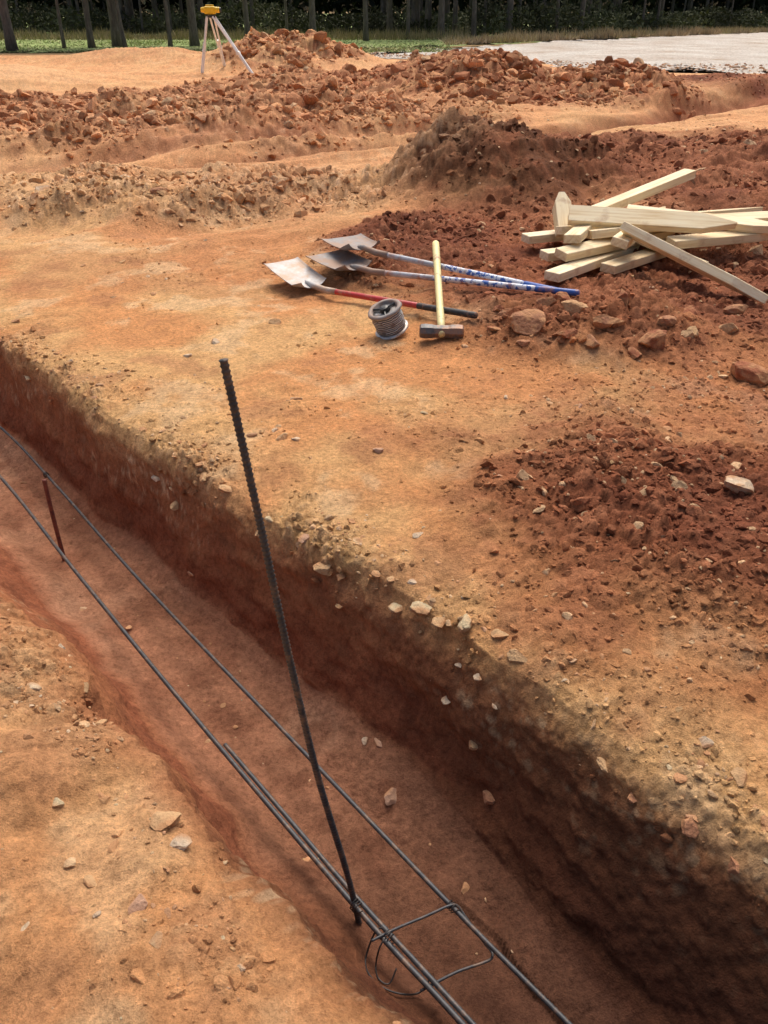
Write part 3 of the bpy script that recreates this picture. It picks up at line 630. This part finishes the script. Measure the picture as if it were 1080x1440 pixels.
blades('field_grass',26000,lambda n:(rng.uniform(-26,3,n),36.5+22*rng.random(n)**1.5),(.28,.38,.11),(.46,.42,.23),.03,.12,'patchy green and dry grass beyond the dug ground')
def dry(n):
    t=rng.random(n); x=3+t*36; y=np.interp(x,[3,11,18,30,60],[44,51.5,58.5,69.5,77])+rng.random(n)**1.6*6+1.2*fbm(x*.8,x*.1,161,3); return x,y
blades('dry_grass',16000,dry,(.62,.47,.28),(.36,.27,.16),.08,.55,'tall dry tan grass at the edge of the wood',.035)
def dry2(n): return rng.uniform(-24,5,n),rng.uniform(51,57,n)
blades('dead_weeds',9000,dry2,(.42,.33,.18),(.22,.20,.09),.15,.6,'dead brown weeds in front of the trees',.035)
# ------------------------------------------------------------------ trees
m,nt,b=newmat('pine_bark'); v=coords(nt,(1,1,.25)); f=noise(nt,v,9,8,.7); c=ramp(nt,f,[(.3,(.06,.05,.043)),(.55,(.14,.12,.10)),(.75,(.25,.22,.19))]); nt.links.new(c,b.inputs['Base Color']); b.inputs['Roughness'].default_value=.95; bump(nt,b,f,.03); M_bark=m
def tree_meshes(seed,r0,hgt):
    r=np.random.default_rng(seed); pts=[];rad=[]
    bx=r.uniform(-.4,.4,2)
    for i in range(15):
        t=i/14; z=hgt*t; pts.append(Vector((bx[0]*t*t+.05*math.sin(5*t+seed),bx[1]*t*t+.04*math.cos(4*t),z-.15))); rad.append(r0*(1-.82*t)*(1.35 if i==0 else 1))
    parts=[tube_data(pts,rad,12)]; LV=[]
    for k in range(34):
        t=r.uniform(.34,.98); i=int(t*14); p=pts[i]; a=r.uniform(0,6.28); L=(1.15-t)*hgt*.26*r.uniform(.6,1.1)
        if k<6: t=r.uniform(.12,.34); i=int(t*14)+1; p=pts[i]; L*=.35
        e=p+Vector((math.cos(a)*L,math.sin(a)*L,L*r.uniform(-.05,.35))); mid=p.lerp(e,.5)+Vector((0,0,-.06*L))
        parts.append(tube_data([p,mid,e],[r0*.22,r0*.13,.008],5))
        if k>=6:
            for q in range(5):
                c0=p.lerp(e,r.uniform(.35,1.05)); LV.append((c0,.28+.45*r.random()))
    tv,tf=merge(parts)
    P=[];C=[]
    for c0,R_ in LV:
        nleaf=34; shade=r.uniform(.5,1.3)
        d=r.normal(size=(nleaf,3)); d/=np.linalg.norm(d,axis=1)[:,None]; pos=np.array(c0)+d*R_*r.random((nleaf,1))**.4*np.array([1,1,.55])
        u=r.normal(size=(nleaf,3)); u/=np.linalg.norm(u,axis=1)[:,None]; w=np.cross(u,d)
        P.append(np.stack([pos,pos+u*.17+w*.03,pos+u*.15-w*.05],1)); C.append(np.repeat((np.array([.045,.08,.03])*shade*r.uniform(.8,1.2,(nleaf,1)))[:,None],3,1))
    P=np.concatenate(P).reshape(-1,3); C=np.concatenate(C).reshape(-1,3)
    cm=np_mesh('crown',P,np.arange(len(P)).reshape(-1,3)); add_col(cm,C); cm.materials.append(M_leafy)
    tm=pymesh('trunk',tv,tf,True); tm.materials.append(M_bark); return tm,cm
TM=[tree_meshes(1,.20,13),tree_meshes(2,.14,12),tree_meshes(3,.24,14),tree_meshes(4,.09,9)]
def tree(x,y,k,s=1,lean=0,label='tall dark pine with bare lower trunk at the wood edge'):
    e=obj('pine_tree',None,loc=(x,y,0),label=label,category='tree',group='pine trees along the edge of the field')
    e.scale=(s,s,s); e.rotation_euler=(0,math.radians(lean),random.uniform(0,6.28) if lean==0 else 0)
    obj('trunk',TM[k][0],e); obj('crown',TM[k][1],e)
for x_,y_,k,s_,ln in [(-15.2,38,0,1.0,0),(-13.9,40.5,3,.9,0),(-12.9,41,1,1,0),(-12.0,42,2,1,0),(-11.4,41,3,1,-4),(-9.7,42,3,1.1,0),(-8.7,43,0,1,0),(-6.6,45,1,1,0),(-3.6,48,0,.9,0),(-1.0,50,1,1,0),(1.3,52,3,1.2,0),(3.2,53,0,1,0),(-16.8,42,1,1,0),(-5.2,50,3,1,0),(5.2,55,1,1.1,0)]:
    tree(x_,y_,k,s_,ln)
for i in range(95):
    x_=random.uniform(-34,42); lo=np.interp(x_,[-34,2,6,11,18,30,42],[61,60,56,57,64,75,81]); y_=lo+random.random()**1.2*18
    tree(x_,float(y_),random.choice([0,1,1,2,3,3,3]),random.uniform(.8,1.25),0,'slender dark pine standing in the dense wood')
def leafmass(name,n,f,size,cols,label,cat):
    P0=f(n); n=len(P0); u=rng.normal(size=(n,3)); u/=np.linalg.norm(u,axis=1)[:,None]; w=rng.normal(size=(n,3)); w/=np.linalg.norm(w,axis=1)[:,None]
    s=rng.uniform(.5,1.2,(n,1))*size
    Vv=np.stack([P0-u*s,P0+w*s*.6,P0+u*s,P0-w*s*.6],1).reshape(-1,3)
    cl=fbm(P0[:,0]*.6,P0[:,2]*.6+P0[:,1]*.3,99,3)*.5+.5
    k=sm(cl,.3,.7)[:,None]*rng.uniform(.5,1,(n,1)); C=np.array(cols[0])*(1-k)+np.array(cols[1])*k
    me=np_mesh(name,Vv,np.arange(n*4).reshape(-1,4)); add_col(me,np.repeat(C,4,0)); return obj(name,me,mat=M_leafy,kind='stuff',label=label,category=cat)
def wood_f(n):
    x=rng.uniform(-75,95,n); y=np.interp(x,[-75,6,18,30,95],[76,76,80,90,100])+rng.random(n)*10; z=rng.random(n)**.8*15; return np.stack([x,y,z],1)
leafmass('dense_wood',90000,wood_f,.55,((.016,.020,.013),(.07,.085,.045)),'dense dark pine wood closing off the field','wood')
def under(n):
    x=rng.uniform(-50,60,n); y=np.interp(x,[-50,2,6,11,18,30,60],[62,60,55,56,63,74,85])+rng.random(n)*9
    top=np.clip(.5+1.9*(fbm(x*.35,y*.2,105,3)*.5+.5),.3,3); z=rng.random(n)*top; return np.stack([x,y,z],1)
leafmass('undergrowth',60000,under,.16,((.045,.048,.028),(.14,.15,.08)),'tangled dark undergrowth beneath the pines','shrub')
# ------------------------------------------------------------------ light
az,el=math.radians(12),math.radians(57)
w=bpy.data.worlds.new('World'); scene.world=w; w.use_nodes=True; nt=w.node_tree; bg=nt.nodes['Background']
sky=nt.nodes.new('ShaderNodeTexSky'); sky.sky_type='NISHITA'; sky.sun_disc=False; sky.sun_elevation=el; sky.sun_rotation=az; sky.dust_density=7; sky.air_density=1.0; sky.ozone_density=.4
nt.links.new(sky.outputs['Color'],bg.inputs['Color']); bg.inputs['Strength'].default_value=.15
sl=bpy.data.lights.new('sun','SUN'); sl.energy=2.2; sl.angle=math.radians(40); sl.color=(1,.95,.88)
so=bpy.data.objects.new('sun',sl); COL.objects.link(so); v=Vector((math.sin(az)*math.cos(el),math.cos(az)*math.cos(el),math.sin(el))); so.rotation_euler=v.to_track_quat('Z','Y').to_euler(); so.location=(0,0,20)
cam=bpy.data.cameras.new('camera'); co=bpy.data.objects.new('camera',cam); COL.objects.link(co); co.location=(0,0,1.5); co.rotation_euler=(math.radians(90-32.1),0,0)
cam.sensor_fit='VERTICAL'; cam.sensor_height=36; cam.lens=28.25; cam.clip_end=2000; cam.clip_start=.02; scene.camera=co
scene.view_settings.view_transform='Standard'; scene.view_settings.look='None'; scene.view_settings.exposure=0
